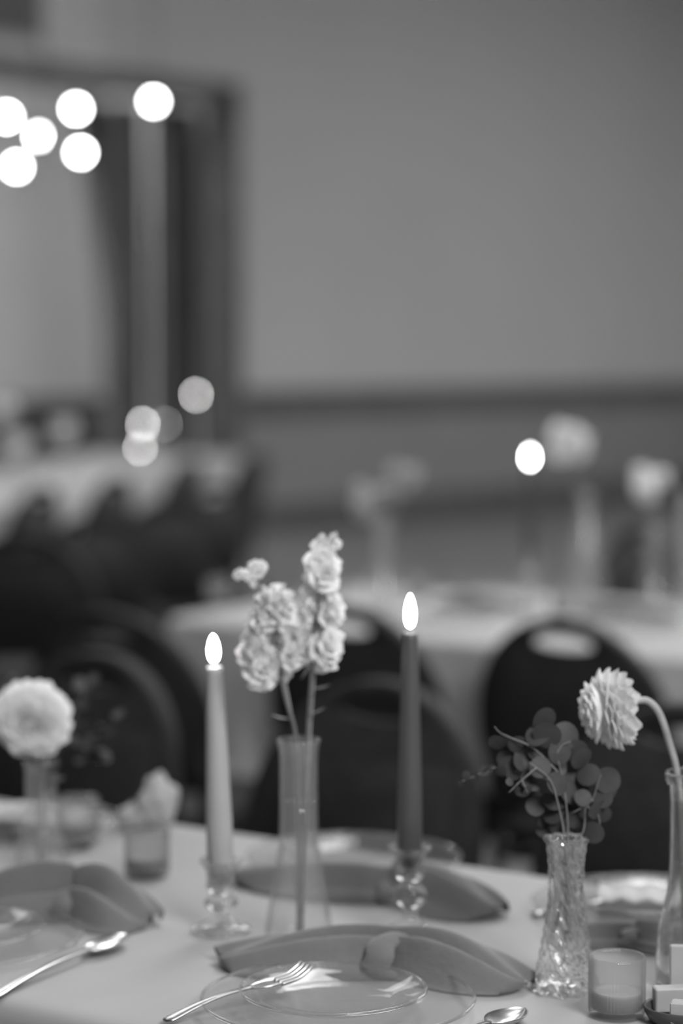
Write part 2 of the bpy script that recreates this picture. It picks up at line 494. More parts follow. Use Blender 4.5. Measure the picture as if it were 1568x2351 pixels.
# ------------------------------------------------------------------ chairs
def inside(x, z, b0):
    zt, hw = .84, .195
    if z < b0 or z > zt: return False
    if z > .60:
        wd = hw * max(0, 1 - ((z - .60) / (zt - .60)) ** 2.3) ** .5
    else: wd = hw * (1 - .12 * (.60 - z) / .15)
    return abs(x) < wd
def make_chair(label):
    t = thing('banquet_chair', label, 'chair', (0, 0, 0), 0)
    # back: crown shape with hand hole, leaning backwards
    n = 72; hc = (0, .797); outer = []; hole = []
    for i in range(n):
        a = 2 * pi * i / n; dx, dz = cos(a), sin(a); lo, hi = 0, 1
        for _ in range(24):
            m_ = (lo + hi) / 2
            if inside(dx * m_, hc[1] + dz * m_, .50): lo = m_
            else: hi = m_
        outer.append((dx * lo, hc[1] + dz * lo))
        hole.append((.062 * dx, hc[1] - .004 + (.018 if dz > 0 else .012) * dz))
    def lean(x, z, y): return (x, .19 + (z - .45) * .22 + y + .35 * x * x * -1, z)
    vs = []; fs = []
    rings = []
    for loop, k, y in ((hole, 1, -.012), (hole, 1.06, -.017), (outer, .96, -.019), (outer, 1, -.01), (outer, 1, .01), (outer, .96, .019), (hole, 1.06, .017), (hole, 1, .012)):
        r = []
        for (x, z) in loop:
            zz = hc[1] + (z - hc[1]) * k
            r.append(len(vs)); vs.append(lean(x * k, zz, y))
        rings.append(r)
    for a, b in zip(rings, rings[1:] + rings[:1]):
        for i in range(n):
            j = (i + 1) % n; fs.append((a[i], a[j], b[j], b[i]))
    MB().add(vs, fs).build('backrest', BLACKV, t)
    # upholstered pad on the front face of the back
    MB().box(-.15, .15, -.03, -.005, 0, .22, Matrix.Translation((0, .2, .52)) @ Matrix.Rotation(-.216, 4, 'X'), bev=.012).build('back_pad', BLACKV, t)
    # seat
    sv = []; prof = [(.8, .0), (.97, .012), (1, .03), (.97, .05), (.85, .062), (.4, .068), (0, .07)]
    m_ = MB()
    def sq(r, z, a):
        return r / max(abs(cos(a)) ** 4 + abs(sin(a)) ** 4, 1e-3) ** .25
    m_.lathe([(0, 0)] + prof, 40, Matrix.Translation((0, 0, .395)) @ Matrix.Diagonal((.205, .205, 1, 1)), sq)
    m_.build('seat', BLACKV, t)
    f = MB()
    for s in (-1, 1):
        f.tube([(s * .17, -.17, .385), (s * .17, .19, .385)], .01, 8)
    f.tube([(-.17, -.17, .385), (.17, -.17, .385)], .01, 8); f.tube([(-.17, .19, .385), (.17, .19, .385)], .01, 8)
    f.build('seat_frame', BLACKF, t)
    for s in (-1, 1):
        MB().tube([(s * .19, -.2, 0), (s * .17, -.17, .385)], .011, 8).build('leg', BLACKF, t)
        MB().tube([(s * .195, .27, 0), (s * .172, .19, .36), (s * .17, .205, .50), (s * .165, .225, .60)], .011, 8).build('leg', BLACKF, t)
    return t
proto = None
def chair(back, face, label, group=None):
    """back: point on the floor under the middle of the backrest; face: direction the sitter looks"""
    global proto
    face = Vector(face).normalized()
    p = Vector((back[0], back[1], 0)) + Vector((face.x, face.y, 0)) * .24
    rz = atan2(face.x, -face.y)
    if proto is None:
        proto = make_chair(label); proto.location = p; proto.rotation_euler = (0, 0, rz)
        if group: proto['group'] = group
        return proto
    return copy_tree(proto, p, rz, label, group)
def cb(px, Y): return ((px - 784) * Y / F, Y)
chair(cb(808, 4.22), V, 'black arched chair at the middle table, its top right behind the white stock flowers')
chair(cb(1312, 4.0), V, 'black arched chair with an oval hand hole, pushed to the middle table at the right')
chair(cb(262, 4.15), (.45, .9, 0), 'black chair at the left end of the middle table, behind the shorter lit candle')
chair(cb(850, 3.2), -V, 'black chair behind the nearest table, between the two lit candles')
chair(cb(1560, 2.98), -V, 'black chair behind the nearest table at the right edge, behind the bent dahlia')
chair(cb(190, 3.5), -V, 'black chair behind the nearest table at the left, behind the round pale dahlia')
chair(cb(1462, 6.1), (-.93, -.4, 0), 'black chair beyond the middle table at the right, behind the clear cone vase')
fl = (-.94, .34, 0)
chair(cb(75, 7.9), fl, 'slanting black chair at the far left table, leftmost of the row')
chair(cb(250, 8.5), fl, 'slanting black chair at the far left table, second from the left in the row')
chair(cb(420, 9.7), fl, 'slanting black chair in the far left row, third from the left, below the glowing rings')
chair(cb(570, 10.3), fl, 'slanting black chair at the far left table, the rightmost and farthest of the row')
chair(cb(60, 5.9), (.2, 1, 0), 'dark chair between the tables at the left edge, above the round pale dahlia')
chair(cb(210, 6.5), (-.4, .9, 0), 'dark chair between the tables, second from the left edge, below the far row')
chair(cb(380, 7.2), (-.6, .8, 0), 'dark chair between the tables, below the third chair of the far row')
chair(cb(480, 8.0), (-.7, .7, 0), 'dark chair between the tables, left of the white stock flowers and beyond the middle table')

# ------------------------------------------------------------------ candles
def flame_mesh(r, h, name, m, parent, z):
    prof = [(0, 0)] + [(r * sin(pi * t ** .75) ** .62, h * t) for t in (.06, .14, .25, .38, .52, .66, .8, .9, .97)] + [(0, h)]
    o = MB().lathe(prof, 16, Matrix.Translation((0, 0, z))).build(name, m, parent)
    return o
def taper(base, rb, rt, h, m, label, tilt=0, fr=.0046, fh=.028, fm=None, group=None, seg=32):
    t = thing('taper_candle', label, 'candle', base, 0, group)
    t.rotation_euler = (0, tilt, 0)
    MB().lathe([(0, 0), (rb * .82, 0), (rb * .85, .018), (rb, .024), (rb * .98, h * .3), (rb + (rt - rb) * .62, h * .7), (rt, h - .006), (rt * .93, h - .0015), (rt * .6, h - .001), (rt * .3, h - .0025), (0, h - .003)], seg).build('wax', m, t)
    MB().tube([(0, 0, h - .004), (.0003, 0, h + .004), (.001, 0, h + .008)], .0007, 6).build('wick', WICK, t)
    flame_mesh(fr, fh, 'flame', fm or FLAME, t, h + .003)
    return t
def candlestick(base, hc, label, group=None):
    """pressed clear glass stick: foot, stem with knops, flared cup"""
    t = thing('glass_candlestick', label, 'candlestick', base)
    p = [(0, .002), (.026, 0), (.029, .002), (.028, .006), (.018, .011), (.0085, .017), (.007, .022), (.009, .025), (.0155, .030), (.0165, .034), (.0150, .038), (.009, .042), (.0085, .045)]
    k = (hc - .026) / .045
    prof = [(r, z * k) for r, z in p] + [(.011, hc - .026), (.0145, hc - .020), (.0135, hc - .012), (.0145, hc - .004), (.0205, hc + .004), (.0205, hc + .006), (.0145, hc + .000), (.0125, hc - .006), (.0122, hc - .018), (0, hc - .019)]
    MB().lathe(prof, 40).build('body', GLASS, t)
    return t
b2 = pt(940, 2160, TZ)
zc2 = pd(940, 2002, b2.y).z; zt2 = pd(940, 1452, b2.y).z
candlestick(b2, zc2 - TZ + .019, 'clear glass candlestick holding the tall dark candle')
taper((b2.x, b2.y, zc2 + .001), .0117, .0075, zt2 - zc2, WAXD, 'tall dark grey taper candle with a bright flame, right of the stock flowers', 0, .0050, .032)
b1 = pt(508, 2140, TZ)
zc1 = pd(508, 2032, b1.y).z; zt1 = pd(495, 1530, b1.y).z
candlestick(b1, zc1 - TZ + .019, 'clear glass candlestick holding the shorter pale candle')
taper((b1.x, b1.y, zc1 + .001), .0127, .0080, zt1 - zc1, WAXP, 'shorter pale taper candle with a bright flame, left of the stock flowers', radians(-1.6), .0054, .0265)

# ------------------------------------------------------------------ vases
def vase(base, prof_o, wall, label, name='bud_vase', m=None, water=None, seg=64, rf=None, cat='vase', group=None, bottom=.005):
    """prof_o outer (r,z) from foot to rim; inner wall follows at distance wall"""
    t = thing(name, label, cat, base, 0, group)
    inner = [(max(r - wall, .002), z) for r, z in prof_o if z >= bottom]
    prof = [(0, .001), (prof_o[0][0] * .9, 0)] + prof_o + inner[::-1] + [(inner[0][0] * .95, bottom), (0, bottom)]
    MB().lathe(prof, seg, None, rf).build('body', m or GLASST, t)
    if water:
        wi = [(max(r - wall - .0006, .0015), z) for r, z in prof_o if bottom + .0005 <= z < water]
        wi = [(0, bottom + .0005)] + [(wi[0][0], bottom + .0006)] + wi + [(wi[-1][0], water), (0, water)]
        MB().lathe(wi, seg // 2).build('water', WATER, t)
    return t
bv = pt(686, 2165, TZ)
hv = pd(686, 1697, bv.y).z - TZ
k = hv / .193
bud_prof = [(.030, .0), (.0325, .003), (.0325, .012), (.0315, .02), (.029, .035), (.0255, .055), (.0225, .072), (.0200, .088), (.0187, .100), (.0182, .12), (.0180, .15), (.0181, .172), (.0186, .182), (.0198, .188), (.0206, .191), (.0204, .193)]
vase(bv, [(r, z * k) for r, z in bud_prof], .0022, 'tall clear glass bud vase holding the white stock flowers', water=.135 * k)
# bottle vase, right edge
bb = pt(1587, 2262, TZ)
hb = pd(1587, 1772, bb.y).z - TZ; k = hb / .19
bot_prof = [(.029, 0), (.031, .003), (.0315, .02), (.0312, .04), (.029, .055), (.0258, .068), (.0222, .083), (.0205, .1), (.0202, .13), (.0205, .165), (.0212, .178), (.0240, .181), (.0252, .184), (.0250, .188), (.0240, .19)]
vase(bb, [(r, z * k) for r, z in bot_prof], .0028, 'clear glass bottle vase with a rolled rim, holding the bent dahlia', 'bottle_vase', m=GLASSB, water=.11 * k)
# twisted crystal vase
bc = pt(1298, 2272, TZ)
hcv = pd(1310, 1922, bc.y).z - TZ
cry = [(.0262, 0), (.0275, .002), (.0270, .006), (.0245, .018), (.0215, .03), (.0195, .042), (.0178, .055), (.0160, .067), (.0145, .08), (.0140, .092), (.0142, .104), (.0150, .116), (.0158, .126), (.0175, .131), (.0185, .134)]
cryf = []
for (r0, z0), (r1, z1) in zip(cry, cry[1:]):
    for q in range(4): cryf.append((r0 + (r1 - r0) * q / 4, z0 + (z1 - z0) * q / 4))
cryf.append(cry[-1])
k = hcv / .134
def twist(r, z, a):
    return r * (1 + .115 * sin(10 * a + z * 330) + .03 * sin(z * 620)) if r > .011 else r
cv = thing('crystal_vase', 'small twisted crystal vase holding the eucalyptus sprigs', 'vase', bc)
inn = [(max(r - .0045, .003), z) for r, z in cry if z > .03]
MB().lathe([(0, .001)] + [(r, z * k) for r, z in cryf] + [(r, z * k) for r, z in inn[::-1]] + [(0, .03 * k)], 108, None, twist).build('body', CRYST, cv)
# ribbed tumblers with wax
def votive(base, label, lit=False):
    t = thing('ribbed_tumbler', label, 'votive')
    t.location = base
    R, H = .0235, .051
    rib = lambda r, z, a: r + (.0006 * cos(52 * a) if .004 < z < H - .004 and r > .02 else 0)
    MB().lathe([(0, .0008), (R * .93, 0), (R * .99, .002), (R, .006), (R, .02), (R, .035), (R, H - .005), (R + .0004, H - .002), (R - .0004, H), (R - .0018, H - .001), (R - .0022, H - .006), (R - .0022, .03), (R - .0022, .007), (R * .8, .0055), (0, .005)], 256, None, rib).build('glass', FROST, t)
    MB().lathe([(0, .0056), (R - .0034, .0058), (R - .0032, .018), (R - .0032, .021), (R - .006, .0205), (0, .02)], 48).build('wax', WAXW, t)
    return t
vt = votive(pt(1416, 2330, TZ), 'ribbed glass tumbler with pale wax, beside the crystal vase')
copy_tree(vt, pt(338, 2010, TZ), .4, 'ribbed frosted tumbler standing left of the shorter pale candle')
copy_tree(vt, pt(180, 1932, TZ), .9, 'small clear tumbler at the far left edge of the nearest table')
# left vase
bl = pt(96, 2005, TZ)
k = (pd(96, 1745, bl.y).z - TZ) / .193
vase(bl, [(r * (.92 if z > .08 else .95), z * k) for r, z in bud_prof], .002, 'clear glass vase at the left holding the round pale dahlia', water=.08 * k)

# ------------------------------------------------------------------ flowers
def petal_mesh(L, Wd, cup, ruf=0, seed=0, nx=4, ny=6, name='petal', m=None, tip=.5):
    rnd = random.Random(seed); vs = []; fs = []
    for j in range(ny + 1):
        t = j / ny
        wd = Wd * (sin(pi * min(1, t * (1 - tip * .15) + .04)) ** .6 if t < .999 else .25) * (.35 + .65 * min(1, t * 1.8))
        for i in range(nx + 1):
            s = i / nx * 2 - 1
            vs.append((s * wd / 2, -cup * (s * s) * wd * .8 + .22 * cup * L * t * t - ruf * sin(6 * s + seed) * L * t, L * t - .06 * L * s * s * t))
    for j in range(ny):
        for i in range(nx):
            a = j * (nx + 1) + i; fs.append((a, a + 1, a + nx + 2, a + nx + 1))
    return MB().add(vs, fs)
# one frilly stock floret = outward-facing ruffled petals in two whorls
def floret_mesh(seed, R=.0165):
    rnd = random.Random(seed); m = MB()
    for ring, (n, tilt, k) in enumerate(((6, 1.25, 1.0), (5, .8, .85), (4, .35, .65))):
        for i in range(n):
            a = 2 * pi * (i + rnd.random() * .5) / n + ring
            p = petal_mesh(R * k, R * k * 1.05, .25, .09, rnd.randint(0, 99), 4, 4)
            M = Matrix.Rotation(a, 4, 'Z') @ Matrix.Rotation(tilt + rnd.uniform(-.15, .15), 4, 'X')
            m.add(p.v, p.f, M)
    return m
FLO = [floret_mesh(s).mesh('bloom', PETAL) for s in (1, 2, 3)]
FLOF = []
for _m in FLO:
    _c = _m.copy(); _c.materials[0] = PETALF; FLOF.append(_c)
def aim(d, roll=0):
    d = Vector(d).normalized()
    return d.to_track_quat('Z', 'Y').to_matrix().to_4x4() @ Matrix.Rotation(roll, 4, 'Z')
def put(me, name, parent, loc, d, s=1, roll=0):
    o = obj(name, me, parent)
    o.matrix_local = Matrix.Translation(loc) @ aim(d, roll) @ Matrix.Scale(s, 4)
    return o
Yv = bv.y
def stock(label, path, blooms, s=1.0, leaves=()):
    base = path[0]
    t = thing('stock_flower', label, 'flower', base)
    P = [Vector((0, 0, 0))] + [pd(*p) - base for p in path[1:]]
    MB().tube(smooth_path(P), .0019, 8).build('stem', STEM, t)
    for i, (px, py, dy, sc) in enumerate(blooms):
        c = pd(px, py, Yv + dy)
        axis = pd(path[-1][0], py, path[-1][2])
        d = (c - axis); d.z *= .3
        if d.length < .002: d = Vector((random.uniform(-1, 1), -.5, .2))
        d = d.normalized() + Vector((0, -.45, .15))
        put(FLO[i % 3], 'bloom', t, c - base - d.normalized() * .006, d, sc * s * 1.1, i * 1.3)
    for (px, py, dy, ax, az) in leaves:
        c = pd(px, py, Yv + dy)
        pm = petal_mesh(.02, .007, .3, 0, 3)
        o = put(pm.mesh('leaf', STEM), 'leaf', t, c - base, (ax, -.2, az))
    return t
zb = TZ + .007
def foot(px, dy): 
    v = Vector((0, 0, 0)); v.x = (px - 784) * (Yv) / F; v.y = Yv + dy; v.z = zb
    return v
random.seed(3)
right = []
for (px, py) in ((735, 1290), (760, 1300), (724, 1302), (748, 1322), (724, 1330), (710, 1352), (735, 1358), (762, 1362), (745, 1385), (772, 1395), (712, 1385), (728, 1410), (760, 1415), (778, 1400), (740, 1440), (755, 1460), (742, 1490), (758, 1500), (735, 1512), (766, 1475), (738, 1470)):
    right.append((px, py, random.uniform(-.012, .014), random.uniform(.85, 1.05)))
stock('tall white stock flower stem with a column of ruffled blooms, in the tall bud vase',
      [foot(690, .004), (700, 1900, Yv + .004), (706, 1700, Yv + .003), (722, 1450, Yv), (735, 1262, Yv)], right, 1.0,
      [(712, 1580, 0, 1, .15), (705, 1640, 0, .8, .3)])
left = []
for (px, py) in ((600, 1385), (640, 1378), (620, 1410), (655, 1410), (588, 1432), (640, 1440), (574, 1470), (600, 1480), (640, 1475), (665, 1480), (575, 1515), (610, 1515), (645, 1520), (600, 1545), (672, 1510), (570, 1498), (690, 1450), (690, 1495), (660, 1380)):
    left.append((px, py, random.uniform(-.014, .012), random.uniform(.85, 1.1)))
stock('shorter white stock flower stem leaning left with wide loose blooms, in the tall bud vase',
      [foot(684, -.004), (686, 1900, Yv - .004), (680, 1700, Yv - .003), (655, 1600, Yv), (636, 1500, Yv), (625, 1400, Yv)], left, 1.08,
      [(668, 1650, 0, -1, .2), (690, 1560, 0, .4, .8)])
# small wispy sprigs
def sprig(label, path, buds, m=PETAL, r=.0065, nm='flower_sprig'):
    base = path[0] if isinstance(path[0], Vector) else pd(*path[0])
    t = thing(nm, label, 'flower', base)
    P = [Vector((0, 0, 0))] + [pd(*p) - base for p in path[1:]]
    MB().tube(smooth_path(P), .0009, 6).build('stem', STEMP, t)
    for i, (px, py) in enumerate(buds):
        c = pd(px, py, path[-1][2])
        put(FLO[i % 3], 'bloom', t, c - base, (random.uniform(-1, 1), -.6, .5), r / .0145, i)
        MB().tube([c - base, P[-1] + Vector((0, 0, -.012))], .0005, 5).build('stalk', STEMP, t)
    return t
sprig('thin sprig of tiny pale buds reaching out to the upper left of the stock flowers', [foot(680, .002), (684, 1900, Yv + .001), (678, 1700, Yv + .002), (640, 1500, Yv + .01), (605, 1380, Yv + .01), (588, 1330, Yv + .01)], [(562, 1322), (575, 1333), (590, 1318), (600, 1302), (585, 1300), (550, 1320)])
sprig('thin sprig of greyish buds above the tallest stock flower', [foot(694, .006), (704, 1900, Yv + .006), (712, 1700, Yv + .007), (730, 1450, Yv + .016), (745, 1290, Yv + .014), (745, 1262, Yv + .01)], [(725, 1255), (740, 1240), (762, 1245), (772, 1252), (752, 1266), (733, 1268), (768, 1236)], r=.006)
MB_leaf = None
# dahlias: globes of cupped petals in a spiral
def dahlia(label, c, axis, R, flat, n, path, pm, stem_r, thmax=2.15, cols=STEMP):
    base = path[0]
    t = thing('dahlia', label, 'flower', base)
    P = [Vector((0, 0, 0))] + [p - base for p in path[1:]]
    MB().tube(smooth_path(P, 8), stem_r, 10).build('stem', cols, t)
    c = c - base
    Q = Vector(axis).normalized().to_track_quat('Z', 'Y').to_matrix().to_4x4()
    cup = put(MB().lathe([(0, -.42 * R), (.3 * R, -.38 * R), (.5 * R, -.2 * R), (.58 * R, 0), (.5 * R, .25 * R), (.3 * R, .38 * R), (0, .42 * R)], 16).mesh('flower_base', PETALD), 'flower_base', t, c, axis)
    ms = [petal_mesh(R * .74, R * .80, .18, .02, s, 4, 5, tip=.2).mesh('petal', PETALD) for s in (1, 2)]
    for i in range(n):
        f = (i + .5) / n
        th = thmax * f ** .62
        ph = i * 2.39996
        d = Vector((sin(th) * cos(ph), sin(th) * sin(ph), cos(th)))
        rr = R * (1 - flat * abs(cos(th))) * (1 + .04 * sin(i * 12.9))
        e = d.cross(Vector((0, 0, 1)))
        if e.length < .01: e = Vector((1, 0, 0))
        e.normalize()
        up = e.cross(d)     # towards the back of the flower
        if up.z > 0: up = -up
        zax = (d + up * .25 * -1 * (1 if th < 1.2 else -.3)).normalized()
        xax = e; yax = zax.cross(xax).normalized()
        if yax.dot(up) < 0: xax = -xax; yax = -yax
        R3 = Matrix((xax, yax, zax)).transposed().to_4x4()
        L = rr * .72
        o = obj('petal', ms[i % 2], t)
        o.matrix_local = Matrix.Translation(c) @ Q @ Matrix.Translation(d * (rr * .33)) @ R3 @ Matrix.Scale(rr / R * (.8 + .25 * f), 4)
    return t
cD = pd(1400, 1628, 1.985)
dahlia('pale ball-shaped dahlia bending over on its curved stem, right of centre above the eucalyptus', cD, (-.85, -.12, -.1), .0365, .22, 120,
       [Vector((bb.x - .004, bb.y, TZ + .008)), pd(1568, 2000, 1.99), pd(1556, 1790, 1.985), pd(1535, 1700, 1.985), pd(1515, 1640, 1.985), pd(1492, 1612, 1.985), pd(1467, 1608, 1.985), pd(1425, 1622, 1.985)], None, .0030)
cE = pd(72, 1652, bl.y - .02)
dahlia('round pale dahlia facing the camera at the left edge, darker at its heart', cE, (-.05, -1, -.22), .044, .35, 110,
       [Vector((bl.x, bl.y, TZ + .008)), pd(98, 1850, bl.y), pd(105, 1740, bl.y), pd(95, 1690, bl.y + .005), cE + Vector((0, .012, 0))], None, .0026)

# ------------------------------------------------------------------ eucalyptus
def disc_mesh(r, name, m, cup=.12):
    vs = [(0, 0, 0)]; fs = []
    n = 18
    for k, q in enumerate((.5, 1)):
        for i in range(n):
            a = 2 * pi * i / n
            rr = r * q * (1 + .06 * cos(a))
            vs.append((rr * sin(a) * .94, cup * r * q * q * (.6 + .4 * cos(2 * a)), r + rr * -cos(a)))
    vs[0] = (0, 0, r)
    for i in range(n):
        j = (i + 1) % n
        fs.append((0, 1 + i, 1 + j)); fs.append((1 + i, 1 + n + i, 1 + n + j, 1 + j))
    return MB().add(vs, fs).mesh(name, m)
LM = disc_mesh(.0100, 'leaf', LEAF)
LMD = disc_mesh(.0095, 'leaf', LEAFD)
def eucalyptus(label, base, paths, leaves, lm=LM, stem=STEME, r0=.0009, auto=0, seed=1, sc=1, Y=None):
    rnd = random.Random(seed)
    t = thing('eucalyptus_sprig', label, 'foliage', base)
    for P in paths:
        Q = smooth_path([p - base for p in P], 6)
        rr = [r0 * (1 - .6 * i / (len(Q) - 1)) for i in range(len(Q))]
        MB().tube(Q, rr, 6).build('stem', stem, t)
        if auto:
            n = auto
            for i in range(n):
                q = Q[int((len(Q) - 1) * (.3 + .7 * i / n))]
                for s in (-1, 1):
                    put(lm, 'leaf', t, q, (s * rnd.uniform(.3, 1), rnd.uniform(-.8, .8), rnd.uniform(-.4, .8)), sc * rnd.uniform(.6, 1.05), rnd.uniform(-1, 1))
    for (px, py, dy, k) in leaves:
        c = pd(px, py, Y + dy) - base
        o = obj('leaf', lm, t)
        face = Matrix.Rotation(rnd.uniform(-.7, .7), 4, 'Z') @ Matrix.Rotation(rnd.uniform(-.6, .6), 4, 'X')
        o.matrix_local = Matrix.Translation(c) @ face @ Matrix.Rotation(rnd.uniform(0, 6.28), 4, 'Y') @ Matrix.Scale(k, 4) @ Matrix.Translation((0, 0, -.0100))
    return t
Ye = bc.y
e0 = Vector((bc.x + .003, bc.y, TZ + .04))
E = lambda px, py, dy=0: pd(px, py, Ye + dy)
eucalyptus('rightmost eucalyptus sprig in the crystal vase, its round dark leaves facing the bent dahlia', e0,
    [[e0, E(1318, 1960), E(1340, 1905), E(1345, 1850), E(1362, 1832), E(1372, 1800), E(1380, 1778)],
     [E(1362, 1836), E(1340, 1852), E(1313, 1867)],
     [E(1345, 1850), E(1372, 1870), E(1378, 1900)]],
    [(1395, 1792, .005, 1.25), (1384, 1832, .0, 1.0), (1372, 1860, -.003, 1.0), (1362, 1912, .0, 1.05), (1352, 1778, .012, 1.1), (1335, 1742, .01, 1.15), (1330, 1812, .02, 1.1), (1385, 1870, .01, .8), (1345, 1860, .016, 1.0), (1322, 1880, .012, .9), (1338, 1830, .0, .8), (1400, 1815, .015, .9)], Y=Ye, seed=4)
eucalyptus('eucalyptus sprig with round dark leaves arching up and left from the crystal vase', e0 + Vector((-.002, .002, 0)),
    [[e0 + Vector((-.002, .002, 0)), E(1305, 1940), E(1300, 1850), E(1292, 1790), E(1278, 1735), E(1265, 1690), E(1252, 1660)],
     [E(1290, 1785), E(1255, 1745), E(1215, 1712), E(1175, 1695), E(1148, 1682), E(1135, 1668)],
     [E(1275, 1735), E(1290, 1712), E(1310, 1702)]],
    [(1250, 1655, .004, 1.2), (1232, 1688, .0, 1.1), (1258, 1690, -.004, 1.3), (1298, 1688, .01, 1.3), (1285, 1728, .0, 1.15), (1235, 1720, .01, 1.1), (1215, 1745, .012, 1.1), (1190, 1710, .005, .9), (1160, 1700, .01, .7), (1270, 1760, .015, 1.3), (1305, 1765, .02, 1.2), (1240, 1762, -.006, 1.0), (1140, 1705, .012, .8), (1320, 1725, .012, 1.1)], Y=Ye, seed=6)
e1 = e0 + Vector((-.004, -.002, 0))
eucalyptus('eucalyptus sprig hanging low to the left with small pale tips, in the crystal vase', e1,
    [[e1, E(1296, 1940, -.01), E(1282, 1850, -.01), E(1262, 1790, -.01), E(1222, 1755, -.01), E(1215, 1750, -.01)],
     [E(1232, 1762, -.01), E(1205, 1785, -.012), E(1192, 1796, -.012), E(1168, 1820, -.014)],
     [E(1198, 1790, -.012), E(1212, 1822, -.012)],
     [E(1262, 1790, -.01), E(1200, 1775, .01), E(1140, 1762, .014), (E(1095, 1780, .014)), E(1052, 1797, .014)]],
    [(1250, 1800, .0, 1.2), (1225, 1790, .006, 1.1), (1200, 1745, .01, 1.1), (1180, 1770, .012, .9), (1150, 1770, .012, .6), (1110, 1770, .014, .55), (1090, 1785, .014, .5), (1070, 1780, .014, .45), (1055, 1798, .014, .4), (1275, 1830, .012, 1.25), (1300, 1850, .02, 1.2), (1245, 1835, .02, 1.0), (1255, 1880, .03, .9), (1310, 1890, .015, .9), (1282, 1800, -.005, 1.1), (1170, 1795, -.01, .4), (1185, 1812, -.013, .35), (1212, 1815, -.01, .5), (1270, 1865, .02, 1.1), (1228, 1850, .015, .9), (1290, 1900, .02, 1.0), (1250, 1905, .03, .8), (1160, 1745, .014, .8), (1125, 1768, .014, .6), (1200, 1810, .01, .8), (1310, 1820, .012, 1.1)], Y=Ye, seed=8)
# dark foliage behind the left dahlia
f0 = Vector((bl.x + .004, bl.y + .004, TZ + .008))
EL = lambda px, py, dy=0: pd(px, py, bl.y + dy)
eucalyptus('dark leafy sprig leaning right out of the left glass vase, beside the round dahlia', f0,
    [[f0, EL(110, 1850), EL(118, 1745), EL(150, 1690, .15), EL(190, 1600, .17), EL(220, 1545, .18)],
     [EL(150, 1690, .15), EL(210, 1700, .18), EL(270, 1640, .18)], [EL(150, 1690, .15), EL(200, 1730, .16), EL(235, 1742, .16)]],
    [], LMD, STEM, .0012, 9, 5, 1.1)
f1 = Vector((bl.x - .004, bl.y + .003, TZ + .008))
eucalyptus('small dark leaf tip peeping out above the left dahlia', f1,
    [[f1, EL(85, 1850), EL(84, 1745), EL(50, 1660, .05), EL(35, 1570, .05)]], [(30, 1565, .05, .9), (50, 1575, .05, .8), (10, 1580, .05, .9)], LMD, STEM, .0011, 0, 6, 1, bl.y)

# ------------------------------------------------------------------ napkins
def napkin(c, rz, tails, label, knot=.022, group=None, seed=0):
    """knotted cloth napkin lying on the table: two fanned tails and a wrapped knot"""
    t = thing('napkin', label, 'napkin', c, rz, group)
    rnd = random.Random(seed)
    for si, (L, Wd, H, bend, lift) in zip((-1, 1), tails):
        ns, nt = 36, 40; vs = []; fs = []
        ph = rnd.uniform(0, 6)
        for i in range(ns + 1):
            s = i / ns
            wd = Wd * (.22 + .78 * sin(pi * min(1, .08 + s * .72)) ** 1.2) * (1 if s < .9 else (1 - (s - .9) * 6) ** .5 if s < .999 else .5)
            hh = H * (1 - .75 * s ** 1.6) + .002
            for j in range(nt + 1):
                q = j / nt * 2 - 1
                x = si * (s * L * (1 - .13 * q * q * s + .05 * sin(q * 5 + ph) * s))
                y = q * wd / 2 + bend * s * s
                z = hh * (1 - abs(q) ** 2.6) ** .7 * (1 + .42 * sin(q * 7.5 + ph + 1.2 * s) * (1 - .2 * s)) + lift * max(0, sin(pi * s)) * (1 - q * q)
                z += .16 * H * sin(11 * q + 5 * s + ph)* (1 - q * q)
                vs.append((x, y, max(z, 0) + .0008))
        n0 = len(vs)
        for i in range(ns):
            for j in range(nt):
                a = i * (nt + 1) + j; f = (a, a + 1, a + nt + 2, a + nt + 1)
                fs.append(f if si < 0 else f[::-1])
        # underside
        for i in range(ns + 1):
            for j in (0, nt):
                v = vs[i * (nt + 1) + j]; vs.append((v[0], v[1], .0003))
        for i in range(ns):
            a = n0 + 2 * i
            fs.append((a, a + 2, a + 3, a + 1))
            fs.append((i * (nt + 1), (i + 1) * (nt + 1), a + 2, a)); fs.append((i * (nt + 1) + nt, a + 1, a + 3, (i + 1) * (nt + 1) + nt))
        MB().add(vs, fs).build('tail', NAPK, t)
    # the knot band
    k = MB(); n, mm = 28, 14; vs = []; fs = []
    for i in range(n):
        a = 2 * pi * i / n
        for j in range(mm):
            b = 2 * pi * j / mm
            r = knot * .36
            y = (knot * .95 + r * cos(b) * .6) * cos(a); z = (knot * .62 + r * cos(b) * .6) * sin(a) + knot * .62
            x = r * 1.35 * sin(b) + .3 * y + .002 * sin(5 * a)
            vs.append((x, y, max(z, .0006)))
    for i in range(n):
        for j in range(mm):
            fs.append((i*mm+j, ((i+1) % n)*mm+j, ((i+1) % n)*mm+(j+1) % mm, i*mm+(j+1) % mm))
    k.add(vs, fs).build('knot', NAPK, t)
    return t
